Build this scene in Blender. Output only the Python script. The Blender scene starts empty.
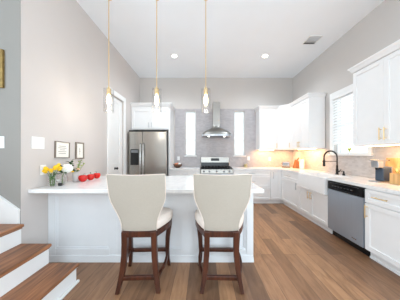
import bpy, bmesh, math, random
from mathutils import Vector, Matrix
PI = math.pi
random.seed(7)
SC = bpy.context.scene
COL = SC.collection

# ------------------------------------------------------------------ camera, sky, light, exposure
cam_d = bpy.data.cameras.new('camera')
cam = bpy.data.objects.new('camera', cam_d)
COL.objects.link(cam)
cam.location = (0, 0, 1.3)
cam.rotation_euler = (PI / 2, 0, 0)
cam_d.sensor_width = 36.0
cam_d.lens = 36.0 * 170 / 400
cam_d.shift_x = -3 / 400
cam_d.shift_y = 4 / 400
cam_d.clip_start = 0.05
SC.camera = cam

world = bpy.data.worlds.new('daylight')
SC.world = world
world.use_nodes = True
bg = world.node_tree.nodes['Background']
bg.inputs[0].default_value = (0.82, 0.93, 1.0, 1)
bg.inputs[1].default_value = 1.3

def area(name, loc, rot, sx, sy, power, color=(1, 1, 1), spread=PI):
    d = bpy.data.lights.new(name, 'AREA')
    d.shape = 'RECTANGLE'; d.size = sx; d.size_y = sy
    d.energy = power; d.color = color; d.spread = spread
    o = bpy.data.objects.new(name, d)
    o.location = loc; o.rotation_euler = rot
    COL.objects.link(o)
    return o

# daylight through the wide opening right of the camera, then two added fill lamps
area('daylight_right_opening', (2.62, -0.9, 1.5), (0, PI / 2, 0), 2.4, 2.6, 52, (0.76, 0.90, 1.0))
area('added_rear_fill', (0.2, -2.9, 1.6), (PI / 2, 0, 0), 3.0, 2.4, 10, (0.76, 0.90, 1.0))  # added fill lamp behind the camera, standing in for an unseen window
area('added_left_fill', (-4.2, -1.3, 1.7), (0, -PI / 2, 0), 2.4, 2.4, 66, (0.76, 0.90, 1.0))  # added fill lamp to brighten the right cabinets and wall, no known source

SC.view_settings.view_transform = 'Standard'
SC.view_settings.look = 'None'
SC.view_settings.gamma = 1
SC.view_settings.use_curve_mapping = False
SC.view_settings.exposure = 0.96
SC.cycles.max_bounces = 10
SC.cycles.diffuse_bounces = 6
SC.cycles.transmission_bounces = 8
SC.cycles.transparent_max_bounces = 12
SC.cycles.sample_clamp_indirect = 4.0

# ------------------------------------------------------------------ helpers
def lin(r, g, b):
    f = lambda c: (c / 255 / 12.92) if c / 255 <= 0.04045 else ((c / 255 + 0.055) / 1.055) ** 2.4
    return (f(r), f(g), f(b), 1)

def mat(name, rgb, rough=0.5, metal=0.0, noise=0.04, scale=8.0, bump=0.0, bscale=60.0, emit=None, estr=0.0,
        trans=0.0, spec=0.5, aniso=None, coat=0.0, stretch=None, alpha=1.0):
    m = bpy.data.materials.new(name)
    m.use_nodes = True
    nt = m.node_tree
    p = nt.nodes['Principled BSDF']
    p.inputs['Roughness'].default_value = rough
    p.inputs['Metallic'].default_value = metal
    p.inputs['Transmission Weight'].default_value = trans
    p.inputs['Specular IOR Level'].default_value = spec
    p.inputs['Coat Weight'].default_value = coat
    c = lin(*rgb)
    tc = nt.nodes.new('ShaderNodeTexCoord')
    mp = nt.nodes.new('ShaderNodeMapping')
    nt.links.new(tc.outputs['Object'], mp.inputs[0])
    if stretch: mp.inputs['Scale'].default_value = stretch
    if noise > 0:
        n = nt.nodes.new('ShaderNodeTexNoise'); n.inputs['Scale'].default_value = scale; n.inputs['Detail'].default_value = 4
        nt.links.new(mp.outputs[0], n.inputs['Vector'])
        r = nt.nodes.new('ShaderNodeValToRGB')
        r.color_ramp.elements[0].position = 0.3; r.color_ramp.elements[1].position = 0.7
        r.color_ramp.elements[0].color = tuple(max(0, v * (1 - noise)) for v in c[:3]) + (1,)
        r.color_ramp.elements[1].color = tuple(min(1, v * (1 + noise)) for v in c[:3]) + (1,)
        nt.links.new(n.outputs['Fac'], r.inputs[0])
        nt.links.new(r.outputs[0], p.inputs['Base Color'])
    else:
        p.inputs['Base Color'].default_value = c
    if bump > 0:
        n2 = nt.nodes.new('ShaderNodeTexNoise'); n2.inputs['Scale'].default_value = bscale
        nt.links.new(mp.outputs[0], n2.inputs['Vector'])
        b = nt.nodes.new('ShaderNodeBump'); b.inputs['Strength'].default_value = bump; b.inputs['Distance'].default_value = 0.005
        nt.links.new(n2.outputs['Fac'], b.inputs['Height'])
        nt.links.new(b.outputs[0], p.inputs['Normal'])
    if emit:
        p.inputs['Emission Color'].default_value = lin(*emit)
        p.inputs['Emission Strength'].default_value = estr
    return m

def glass_mat(name, tint=(1, 1, 1), rough=0.0, ior=1.45):
    m = mat(name, (255, 255, 255), rough=rough, noise=0, trans=1.0)
    p = m.node_tree.nodes['Principled BSDF']
    p.inputs['Base Color'].default_value = tint + (1,)
    p.inputs['IOR'].default_value = ior
    return m

def wood_floor_mat():
    m = mat('oak_floor_planks', (170, 130, 98), rough=0.38, noise=0, spec=0.4)
    nt = m.node_tree; p = nt.nodes['Principled BSDF']
    geo = nt.nodes.new('ShaderNodeTexCoord')
    mp = nt.nodes.new('ShaderNodeMapping'); mp.inputs['Rotation'].default_value = (0, 0, PI / 2)
    nt.links.new(geo.outputs['Object'], mp.inputs[0])
    br = nt.nodes.new('ShaderNodeTexBrick')
    br.inputs['Scale'].default_value = 1.0
    br.inputs['Brick Width'].default_value = 1.1
    br.inputs['Row Height'].default_value = 0.15
    br.inputs['Mortar Size'].default_value = 0.0022
    br.inputs['Mortar Smooth'].default_value = 0.2
    br.inputs['Color1'].default_value = (0, 0, 0, 1); br.inputs['Color2'].default_value = (1, 1, 1, 1)
    br.inputs['Mortar'].default_value = (0.3, 0.3, 0.3, 1)
    br.offset = 0.37; br.offset_frequency = 2
    nt.links.new(mp.outputs[0], br.inputs['Vector'])
    ramp = nt.nodes.new('ShaderNodeValToRGB')
    e = ramp.color_ramp.elements
    e[0].position = 0.0; e[0].color = lin(114, 84, 62)
    e[1].position = 1.0; e[1].color = lin(174, 132, 97)
    k = e.new(0.5); k.color = lin(148, 111, 83)
    nt.links.new(br.outputs['Color'], ramp.inputs[0])
    mp2 = nt.nodes.new('ShaderNodeMapping'); mp2.inputs['Scale'].default_value = (8, 1.3, 1)
    nt.links.new(geo.outputs['Object'], mp2.inputs[0])
    n = nt.nodes.new('ShaderNodeTexNoise'); n.inputs['Scale'].default_value = 2.0; n.inputs['Detail'].default_value = 10; n.inputs['Distortion'].default_value = 1.4
    nt.links.new(mp2.outputs[0], n.inputs['Vector'])
    r2 = nt.nodes.new('ShaderNodeValToRGB')
    r2.color_ramp.elements[0].position = 0.32; r2.color_ramp.elements[0].color = (0.72, 0.69, 0.66, 1)
    r2.color_ramp.elements[1].position = 0.62; r2.color_ramp.elements[1].color = (1.06, 1.05, 1.04, 1)
    nt.links.new(n.outputs['Fac'], r2.inputs[0])
    mx = nt.nodes.new('ShaderNodeMixRGB'); mx.blend_type = 'MULTIPLY'; mx.inputs[0].default_value = 1
    nt.links.new(ramp.outputs[0], mx.inputs[1]); nt.links.new(r2.outputs[0], mx.inputs[2])
    mo = nt.nodes.new('ShaderNodeMixRGB'); mo.inputs[2].default_value = lin(104, 78, 60)
    nt.links.new(br.outputs['Fac'], mo.inputs[0]); nt.links.new(mx.outputs[0], mo.inputs[1])
    nt.links.new(mo.outputs[0], p.inputs['Base Color'])
    return m

def grain_mat(name, dark, light, axis='y', rough=0.4, scale=3.0, seam=None):
    m = mat(name, dark, rough=rough, noise=0)
    nt = m.node_tree; p = nt.nodes['Principled BSDF']
    tc = nt.nodes.new('ShaderNodeTexCoord'); mp = nt.nodes.new('ShaderNodeMapping')
    s = {'x': (1, 12, 12), 'y': (12, 1, 12), 'z': (12, 12, 1)}[axis]
    mp.inputs['Scale'].default_value = s
    nt.links.new(tc.outputs['Object'], mp.inputs[0])
    n = nt.nodes.new('ShaderNodeTexNoise'); n.inputs['Scale'].default_value = scale; n.inputs['Detail'].default_value = 7
    nt.links.new(mp.outputs[0], n.inputs['Vector'])
    r = nt.nodes.new('ShaderNodeValToRGB')
    r.color_ramp.elements[0].position = 0.33; r.color_ramp.elements[0].color = lin(*dark)
    r.color_ramp.elements[1].position = 0.67; r.color_ramp.elements[1].color = lin(*light)
    nt.links.new(n.outputs['Fac'], r.inputs[0])
    nt.links.new(r.outputs[0], p.inputs['Base Color'])
    return m

def tile_mat(name, axis, c1=(168, 163, 166), c2=(184, 180, 182)):
    # small stacked mosaic of grey marble with pale joints
    m = mat(name, (186, 180, 180), rough=0.3, noise=0)
    nt = m.node_tree; p = nt.nodes['Principled BSDF']
    tc = nt.nodes.new('ShaderNodeTexCoord'); mp = nt.nodes.new('ShaderNodeMapping')
    mp.inputs['Rotation'].default_value = (PI / 2, 0, 0) if axis == 'y' else (PI / 2, 0, PI / 2)
    sep = nt.nodes.new('ShaderNodeSeparateXYZ'); cmb = nt.nodes.new('ShaderNodeCombineXYZ')
    nt.links.new(tc.outputs['Object'], sep.inputs[0])
    nt.links.new(sep.outputs['X' if axis == 'y' else 'Y'], cmb.inputs['X'])
    nt.links.new(sep.outputs['Z'], cmb.inputs['Y'])
    br = nt.nodes.new('ShaderNodeTexBrick')
    br.inputs['Scale'].default_value = 1.0
    br.inputs['Brick Width'].default_value = 0.06; br.inputs['Row Height'].default_value = 0.03
    br.inputs['Mortar Size'].default_value = 0.0018
    br.inputs['Color1'].default_value = lin(*c1); br.inputs['Color2'].default_value = lin(*c2)
    br.inputs['Mortar'].default_value = lin(196, 192, 190)
    nt.links.new(cmb.outputs[0], br.inputs['Vector'])
    n = nt.nodes.new('ShaderNodeTexNoise'); n.inputs['Scale'].default_value = 5; n.inputs['Detail'].default_value = 6
    nt.links.new(cmb.outputs[0], n.inputs['Vector'])
    r = nt.nodes.new('ShaderNodeValToRGB')
    r.color_ramp.elements[0].position = 0.35; r.color_ramp.elements[0].color = (0.93, 0.93, 0.935, 1)
    r.color_ramp.elements[1].position = 0.65; r.color_ramp.elements[1].color = (1.0, 1.0, 1.0, 1)
    nt.links.new(n.outputs['Fac'], r.inputs[0])
    mx = nt.nodes.new('ShaderNodeMixRGB'); mx.blend_type = 'MULTIPLY'; mx.inputs[0].default_value = 1
    nt.links.new(br.outputs['Color'], mx.inputs[1]); nt.links.new(r.outputs[0], mx.inputs[2])
    nt.links.new(mx.outputs[0], p.inputs['Base Color'])
    b = nt.nodes.new('ShaderNodeBump'); b.inputs['Strength'].default_value = 0.25; b.inputs['Distance'].default_value = 0.002; b.invert = True
    nt.links.new(br.outputs['Fac'], b.inputs['Height']); nt.links.new(b.outputs[0], p.inputs['Normal'])
    return m

def quartz_mat():
    m = mat('white_quartz', (238, 238, 237), rough=0.16, noise=0)
    nt = m.node_tree; p = nt.nodes['Principled BSDF']
    tc = nt.nodes.new('ShaderNodeTexCoord')
    n = nt.nodes.new('ShaderNodeTexNoise'); n.inputs['Scale'].default_value = 1.6; n.inputs['Detail'].default_value = 9; n.inputs['Distortion'].default_value = 1.6
    nt.links.new(tc.outputs['Object'], n.inputs['Vector'])
    r = nt.nodes.new('ShaderNodeValToRGB')
    e = r.color_ramp.elements
    e[0].position = 0.45; e[0].color = lin(240, 240, 239)
    e[1].position = 0.55; e[1].color = lin(240, 240, 239)
    k = e.new(0.5); k.color = lin(230, 230, 231)
    nt.links.new(n.outputs['Fac'], r.inputs[0]); nt.links.new(r.outputs[0], p.inputs['Base Color'])
    return m

M = dict(
    floor=wood_floor_mat(),
    wall=mat('greige_wall_paint', (204, 199, 195), rough=0.9, noise=0.012, scale=2, bump=0.05),
    wall_l=mat('pale_warm_wall_paint', (204, 197, 193), rough=0.9, noise=0.012, scale=2, bump=0.05),
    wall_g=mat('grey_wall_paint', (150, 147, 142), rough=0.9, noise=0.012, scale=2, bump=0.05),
    ceil=mat('ceiling_white_paint', (242, 246, 250), rough=0.95, noise=0.01, scale=2, bump=0.04),
    trim=mat('white_trim_paint', (238, 238, 237), rough=0.45, noise=0.01),
    cab=mat('white_cabinet_paint', (240, 240, 240), rough=0.38, noise=0.01),
    islandp=mat('pale_grey_white_paint', (232, 235, 238), rough=0.4, noise=0.01),
    quartz=quartz_mat(),
    tile_b=tile_mat('grey_mosaic_tile_back', 'y'), tile_r=tile_mat('grey_mosaic_tile_right', 'x', (186, 182, 180), (204, 200, 198)),
    steel=mat('brushed_stainless', (196, 199, 203), rough=0.33, metal=0.92, noise=0.06, scale=4, stretch=(60, 60, 1)),
    steel3=mat('warm_grey_stainless', (176, 172, 166), rough=0.25, metal=1.0, noise=0.06, scale=4, stretch=(1, 60, 60)),
    steel4=mat('cool_brushed_stainless', (168, 177, 188), rough=0.34, metal=0.5, noise=0.05, scale=4, stretch=(60, 60, 1)),
    hoodsteel=mat('satin_grey_stainless', (150, 149, 145), rough=0.38, metal=1.0, noise=0.05, scale=4),
    steel2=mat('dark_stainless', (140, 142, 145), rough=0.3, metal=1.0, noise=0.06, scale=4, stretch=(1, 60, 60)),
    chrome=mat('chrome', (215, 215, 215), rough=0.12, metal=1.0, noise=0.0),
    brass=mat('satin_brass', (232, 204, 154), rough=0.35, metal=0.9, noise=0.03),
    gold=mat('aged_gold_leaf', (150, 124, 74), rough=0.5, metal=0.6, noise=0.25, scale=30, bump=0.5, bscale=40),
    black=mat('gloss_black', (18, 19, 22), rough=0.15, noise=0.02),
    mblack=mat('matt_black_metal', (30, 29, 29), rough=0.4, metal=0.3, noise=0.03),
    iron=mat('cast_iron', (24, 24, 25), rough=0.6, noise=0.1),
    linen=mat('oatmeal_linen', (180, 172, 160), rough=0.95, noise=0.06, scale=180, bump=0.4, bscale=350),
    cream=mat('cream_seat_fabric', (232, 220, 210), rough=0.95, noise=0.03, scale=60, bump=0.3, bscale=300),
    walnut=grain_mat('dark_cherry_wood', (52, 26, 17), (84, 44, 28), 'z', 0.3),
    tread=grain_mat('walnut_stair_tread', (104, 66, 42), (172, 116, 78), 'y', 0.42),
    glass=glass_mat('clear_glass'),
    pane=None,
    china=mat('white_glazed_ceramic', (243, 243, 243), rough=0.12, noise=0.01),
    plate=mat('white_plastic', (238, 238, 236), rough=0.35, noise=0.01),
    slot=mat('dark_slot', (60, 60, 60), rough=0.6, noise=0.02),
    red=mat('red_fruit_skin', (214, 34, 26), rough=0.25, noise=0.18, scale=25),
    stem=mat('green_stem', (96, 132, 60), rough=0.6, noise=0.15, scale=30),
    leaf=mat('deep_green_leaf', (52, 92, 40), rough=0.5, noise=0.25, scale=40),
    leafp=mat('pale_green_leaf', (150, 172, 88), rough=0.5, noise=0.2, scale=40),
    sprout=mat('lime_yellow_leaf', (204, 208, 92), rough=0.5, noise=0.12, scale=40),
    yellow=mat('yellow_petal', (246, 200, 30), rough=0.55, noise=0.08, scale=40),
    white=mat('white_petal', (246, 246, 240), rough=0.7, noise=0.03, scale=40),
    peach=mat('peach_petal', (240, 190, 150), rough=0.6, noise=0.06, scale=40),
    water=glass_mat('water', (0.97, 1, 0.99), 0, 1.33),
    paper=mat('off_white_print', (238, 234, 226), rough=0.8, noise=0.02),
    ink=mat('grey_ink', (140, 134, 126), rough=0.8, noise=0.02),
    framew=grain_mat('weathered_grey_frame', (112, 100, 90), (150, 138, 124), 'z', 0.6),
    board=grain_mat('honey_wood', (186, 146, 92), (220, 184, 130), 'z', 0.45),
    block=grain_mat('orange_brown_wood', (150, 84, 38), (186, 116, 58), 'z', 0.4),
    bronze=mat('brown_bronze', (96, 66, 50), rough=0.35, metal=0.5, noise=0.2, scale=20),
    orange=mat('orange_skin', (220, 130, 84), rough=0.5, noise=0.1, scale=40),
    slate=mat('blue_grey_plastic', (62, 76, 92), rough=0.35, noise=0.05),
    candle=mat('pale_yellow_wax', (228, 212, 150), rough=0.5, noise=0.04),
    blind=mat('white_blind_slat', (240, 240, 240), rough=0.5, noise=0.01),
    bulb=mat('warm_glowing_bulb', (255, 236, 200), rough=0.3, noise=0, emit=(255, 226, 170), estr=9),
    down=mat('glowing_downlight', (255, 255, 255), rough=0.4, noise=0, emit=(255, 250, 240), estr=7),
    led=mat('warm_led_strip', (255, 226, 180), rough=0.4, noise=0, emit=(255, 206, 140), estr=6),
)
def pane_mat():
    m = bpy.data.materials.new('window_glass'); m.use_nodes = True
    nt = m.node_tree; nt.nodes.clear()
    o = nt.nodes.new('ShaderNodeOutputMaterial'); t = nt.nodes.new('ShaderNodeBsdfTransparent'); g = nt.nodes.new('ShaderNodeBsdfGlossy')
    g.inputs['Roughness'].default_value = 0.05
    mx = nt.nodes.new('ShaderNodeMixShader')
    t.inputs[0].default_value = (0.95, 0.97, 0.97, 1)
    mx.inputs[0].default_value = 0.04; nt.links.new(t.outputs[0], mx.inputs[1]); nt.links.new(g.outputs[0], mx.inputs[2])
    nt.links.new(mx.outputs[0], o.inputs[0])
    return m
M['pane'] = pane_mat()
def thin_glass_mat():
    m = bpy.data.materials.new('thin_clear_glass'); m.use_nodes = True
    nt = m.node_tree; nt.nodes.clear()
    o = nt.nodes.new('ShaderNodeOutputMaterial'); t = nt.nodes.new('ShaderNodeBsdfTransparent'); g = nt.nodes.new('ShaderNodeBsdfGlossy')
    g.inputs['Roughness'].default_value = 0.03; t.inputs[0].default_value = (0.985, 0.985, 0.985, 1)
    lw = nt.nodes.new('ShaderNodeLayerWeight'); lw.inputs[0].default_value = 0.35
    pw = nt.nodes.new('ShaderNodeMath'); pw.operation = 'MULTIPLY'; pw.inputs[1].default_value = 0.42
    mx = nt.nodes.new('ShaderNodeMixShader')
    nt.links.new(lw.outputs['Facing'], pw.inputs[0]); nt.links.new(pw.outputs[0], mx.inputs[0])
    nt.links.new(t.outputs[0], mx.inputs[1]); nt.links.new(g.outputs[0], mx.inputs[2])
    nt.links.new(mx.outputs[0], o.inputs[0])
    return m
M['tglass'] = thin_glass_mat()
def frost_mat():
    m = bpy.data.materials.new('white_shade_fabric'); m.use_nodes = True
    nt = m.node_tree; nt.nodes.clear()
    o = nt.nodes.new('ShaderNodeOutputMaterial'); d = nt.nodes.new('ShaderNodeBsdfDiffuse'); t = nt.nodes.new('ShaderNodeBsdfTranslucent')
    tr = nt.nodes.new('ShaderNodeBsdfTransparent'); a = nt.nodes.new('ShaderNodeMixShader'); b = nt.nodes.new('ShaderNodeMixShader')
    w = nt.nodes.new('ShaderNodeTexNoise'); w.inputs['Scale'].default_value = 9; w.inputs['Detail'].default_value = 3
    r = nt.nodes.new('ShaderNodeValToRGB'); r.color_ramp.elements[0].color = (0.80, 0.79, 0.77, 1); r.color_ramp.elements[1].color = (0.96, 0.95, 0.93, 1)
    nt.links.new(w.outputs['Fac'], r.inputs[0])
    nt.links.new(r.outputs[0], d.inputs[0]); nt.links.new(r.outputs[0], t.inputs[0])
    a.inputs[0].default_value = 0.6; b.inputs[0].default_value = 0.35
    nt.links.new(d.outputs[0], a.inputs[1]); nt.links.new(t.outputs[0], a.inputs[2])
    nt.links.new(a.outputs[0], b.inputs[1]); nt.links.new(tr.outputs[0], b.inputs[2])
    nt.links.new(b.outputs[0], o.inputs[0])
    return m
M['shade'] = frost_mat()

class MB:
    def __init__(s, T=None):
        s.bm = bmesh.new(); s.T = T or Matrix.Identity(4)
    def v(s, p): return s.bm.verts.new(s.T @ Vector(p))
    def box(s, x0, x1, y0, y1, z0, z1):
        return s.hexa([(x0, y0, z0), (x1, y0, z0), (x1, y1, z0), (x0, y1, z0)], [(x0, y0, z1), (x1, y0, z1), (x1, y1, z1), (x0, y1, z1)])
    def hexa(s, lo, hi):
        a = [s.v(p) for p in lo]; b = [s.v(p) for p in hi]
        n = len(a)
        s.bm.faces.new(a[::-1]); s.bm.faces.new(b)
        for i in range(n):
            s.bm.faces.new((a[i], a[(i + 1) % n], b[(i + 1) % n], b[i]))
        return s
    def prism(s, poly, z0, z1):
        return s.hexa([(x, y, z0) for x, y in poly], [(x, y, z1) for x, y in poly])
    def loft(s, rings, cap=True):
        R = [[s.v(p) for p in r] for r in rings]
        n = len(R[0])
        for a, b in zip(R, R[1:]):
            for i in range(n):
                s.bm.faces.new((a[i], a[(i + 1) % n], b[(i + 1) % n], b[i]))
        if cap:
            s.bm.faces.new(R[0][::-1]); s.bm.faces.new(R[-1])
        return s
    def tube(s, pts, r, n=10, cap=True):
        pts = [Vector(p) for p in pts]
        rr = r if isinstance(r, (list, tuple)) else [r] * len(pts)
        rings = []; up = None
        for i, p in enumerate(pts):
            t = (pts[min(i + 1, len(pts) - 1)] - pts[max(i - 1, 0)]).normalized()
            if up is None:
                up = Vector((0, 0, 1)) if abs(t.z) < 0.9 else Vector((0, 1, 0))
            a = (up - t * up.dot(t)).normalized(); up = a
            b = t.cross(a)
            rings.append([p + (a * math.cos(2 * PI * k / n) + b * math.sin(2 * PI * k / n)) * rr[i] for k in range(n)])
        return s.loft(rings, cap)
    def lathe(s, prof, c=(0, 0, 0), n=24, cap=True):
        rings = [[(c[0] + r * math.cos(2 * PI * k / n), c[1] + r * math.sin(2 * PI * k / n), c[2] + z) for k in range(n)] for r, z in prof]
        return s.loft(rings, cap)
    def disc_y(s, prof, c, n=20):   # lathe about the local y axis; prof of (r, y)
        rings = [[(c[0] + r * math.cos(2 * PI * k / n), c[1] + y, c[2] + r * math.sin(2 * PI * k / n)) for k in range(n)] for r, y in prof]
        return s.loft(rings)
    def ball(s, c, rx, ry=None, rz=None, u=14, w=9):
        ry = ry or rx; rz = rz or rx
        T = s.T @ Matrix.Translation(c) @ Matrix.Diagonal((rx, ry, rz, 1))
        bmesh.ops.create_uvsphere(s.bm, u_segments=u, v_segments=w, radius=1, matrix=T)
        return s
    def leaf(s, base, tip, width, lift=0.3):
        b = Vector(base); t = Vector(tip); d = t - b
        side = d.cross(Vector((0, 0, 1)))
        side = side.normalized() if side.length > 1e-5 else Vector((1, 0, 0))
        nrm = side.cross(d).normalized()
        th = 0.0008
        for sg in (-1, 1):
            pass
        prof = [(0.0, 0.08), (0.25, 0.75), (0.5, 1.0), (0.78, 0.6), (1.0, 0.05)]
        rings = []
        for f, w in prof:
            c = b + d * f + nrm * (lift * d.length * math.sin(PI * f) * 0.4)
            hw = width * 0.5 * w
            rings.append([c - side * hw + nrm * hw * .3, c - nrm * th, c + side * hw + nrm * hw * .3, c + nrm * th])
        return s.loft(rings)
    def build(s, name, m, parent=None, smooth=False, bevel=0.0, seg=2, subd=0, tag=None):
        bmesh.ops.recalc_face_normals(s.bm, faces=s.bm.faces)
        me = bpy.data.meshes.new(name); s.bm.to_mesh(me); s.bm.free()
        me.materials.append(m)
        if smooth:
            for p in me.polygons: p.use_smooth = True
            if smooth == 'auto':
                me.set_sharp_from_angle(angle=math.radians(40))
        o = bpy.data.objects.new(name, me); COL.objects.link(o)
        if bevel > 0:
            b = o.modifiers.new('bevel', 'BEVEL'); b.width = bevel; b.segments = seg; b.limit_method = 'ANGLE'; b.angle_limit = math.radians(40)
        if subd:
            d = o.modifiers.new('subdivision', 'SUBSURF'); d.levels = subd; d.render_levels = subd
        if parent: o.parent = parent
        return o

def thing(name, label, cat, loc=(0, 0, 0), rz=0, group=None):
    o = bpy.data.objects.new(name, None); COL.objects.link(o)
    o.empty_display_size = 0.1
    o.location = loc; o.rotation_euler = (0, 0, rz); o['label'] = label; o['category'] = cat
    if group: o['group'] = group
    return o
def tag(o, label, cat, group=None, kind=None, loc=None):
    o['label'] = label; o['category'] = cat
    if group: o['group'] = group
    if kind: o['kind'] = kind
    if loc is not None: o.location = loc
    return o
def struct(o, label=None):
    o['kind'] = 'structure'
    if label: o['label'] = label
    return o
def dup(root, loc, rz=0, label=None):
    r = root.copy(); COL.objects.link(r); r.location = loc; r.rotation_euler = (0, 0, rz)
    if label: r['label'] = label
    for ch in list(root.children):
        c = ch.copy(); COL.objects.link(c); c.parent = r
        for g in list(ch.children):
            d = g.copy(); COL.objects.link(d); d.parent = c
    return r

# ------------------------------------------------------------------ room dimensions
XL, XR, YB, ZC = -1.87, 2.67, 5.05, 3.56
YS = 1.745            # grey stair wall
CT = 0.92            # worktop height

# floor, ceiling
struct(MB().box(-4.3, 2.9, -3.0, 5.3, -0.1, 0).build('floor', M['floor']), 'warm brown oak plank floor')
struct(MB().box(-4.3, 2.9, -3.0, 5.3, ZC, ZC + 0.1).build('ceiling', M['ceil']), 'flat white ceiling')

def wall_holes(T, u0, u1, z0, z1, th, holes):
    """wall slab in local (u, depth, z) with rectangular holes (u0,u1,z0,z1)"""
    mb = MB(T)
    us = sorted({u0, u1} | {h[0] for h in holes} | {h[1] for h in holes})
    for a, b in zip(us, us[1:]):
        cuts = sorted([(h[2], h[3]) for h in holes if h[0] <= a + 1e-6 and h[1] >= b - 1e-6])
        z = z0
        for c0, c1 in cuts:
            if c0 > z: mb.box(a, b, 0, th, z, c0)
            z = c1
        if z < z1: mb.box(a, b, 0, th, z, z1)
    return mb

W1 = (-0.52, -0.215, 1.255, 2.575)
W2 = (0.925, 1.235, 1.255, 2.575)
T_back = Matrix.Translation((0, YB, 0))
struct(wall_holes(T_back, XL - 0.15, XR + 0.15, 0, ZC, 0.15, [W1, W2]).build('wall_back', M['wall']), 'greige back wall above the tile')
# right wall: local u runs towards the camera (-Y)
def RZ(a, loc): return Matrix.Translation(loc) @ Matrix.Rotation(a, 4, 'Z')
T_right = RZ(-PI / 2, (XR, YB, 0))
W3 = (YB - 3.47, YB - 2.74, 1.30, 2.46)
OPEN = (YB - 0.5, YB + 2.3, 0.05, 2.9)
struct(wall_holes(T_right, -0.15, YB + 3.0, 0, ZC, 0.15, [W3, OPEN]).build('wall_right', M['wall']), 'greige right wall')
# left wall (faces +X) with the door opening
DO = (3.41, 3.99, 0.0, 2.53)
T_left = RZ(PI / 2, (XL, 0, 0))
struct(wall_holes(T_left, YS, YB, 0, ZC, 0.15, [DO]).build('wall_left', M['wall_l']), 'pale warm left wall beside the peninsula')
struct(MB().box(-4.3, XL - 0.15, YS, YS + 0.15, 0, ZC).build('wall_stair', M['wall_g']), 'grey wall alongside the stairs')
# cap strip so that the end of the left wall facing the camera carries the stair wall's paint
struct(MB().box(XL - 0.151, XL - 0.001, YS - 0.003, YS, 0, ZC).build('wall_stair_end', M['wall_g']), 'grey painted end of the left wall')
struct(wall_holes(RZ(PI / 2, (-4.3, 0, 0)), -3.0, YS + 0.15, 0, ZC, 0.15, [(-2.6, 0.0, 0.4, 3.0)]).build('wall_far_left', M['wall_g']), 'unseen grey wall at the far left, added to control the light')  # unseen wall added to hold back light from the left

struct(wall_holes(Matrix.Translation((0, -3.15, 0)), -4.45, XR + 0.15, 0, ZC, 0.15, [(-1.4, 1.8, 0.3, 2.9)]).build('wall_rear', M['wall']), 'unseen greige wall behind the camera, added for the steel reflections')  # unseen wall with a hole, added to shape what the steel reflects
# baseboards
struct(MB().box(XL, XL + 0.014, 4.08, 4.40, 0, 0.13).build('baseboard_left', M['trim'], bevel=0.004))

# ------------------------------------------------------------------ windows
def window_back(n, w, lab):
    x0, x1, z0, z1 = w
    r = bpy.data.objects.new('window_%d' % n, None); COL.objects.link(r); r.location = ((x0 + x1) / 2, YB, z0); r['kind'] = 'structure'; r['label'] = lab
    T = Matrix.Translation((-(x0 + x1) / 2, -YB, -z0))
    mb = MB(T)
    zm = z0 + 0.47
    for a, b, c, d in ((x0, x0 + 0.028, z0, z1), (x1 - 0.028, x1, z0, z1), (x0 + .028, x1 - .028, z1 - 0.028, z1), (x0 + .028, x1 - .028, z0, z0 + 0.03), (x0 + .028, x1 - .028, zm - 0.014, zm + 0.014)):
        mb.box(a, b, YB + 0.04, YB + 0.085, c, d)
    mb.build('window_frame', M['trim'], r, bevel=0.003)
    MB(T).box(x0 + 0.028, x1 - 0.028, YB + 0.06, YB + 0.064, z0 + .03, z1 - .028).build('pane', M['pane'], r)
    MB(T).box(x0 + 0.03, x1 - 0.03, YB + 0.092, YB + 0.095, z0 + .02, z1 - .02).build('window_shade', M['shade'], r)
    MB(T).box(x0 - 0.035, x1 + 0.035, YB - 0.05, YB + 0.04, z0 - 0.032, z0).build('window_sill', M['trim'], r, bevel=0.004)
    return r
window_back(1, W1, 'narrow tall window left of the range hood')
window_back(2, W2, 'narrow tall window right of the range hood')

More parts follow.
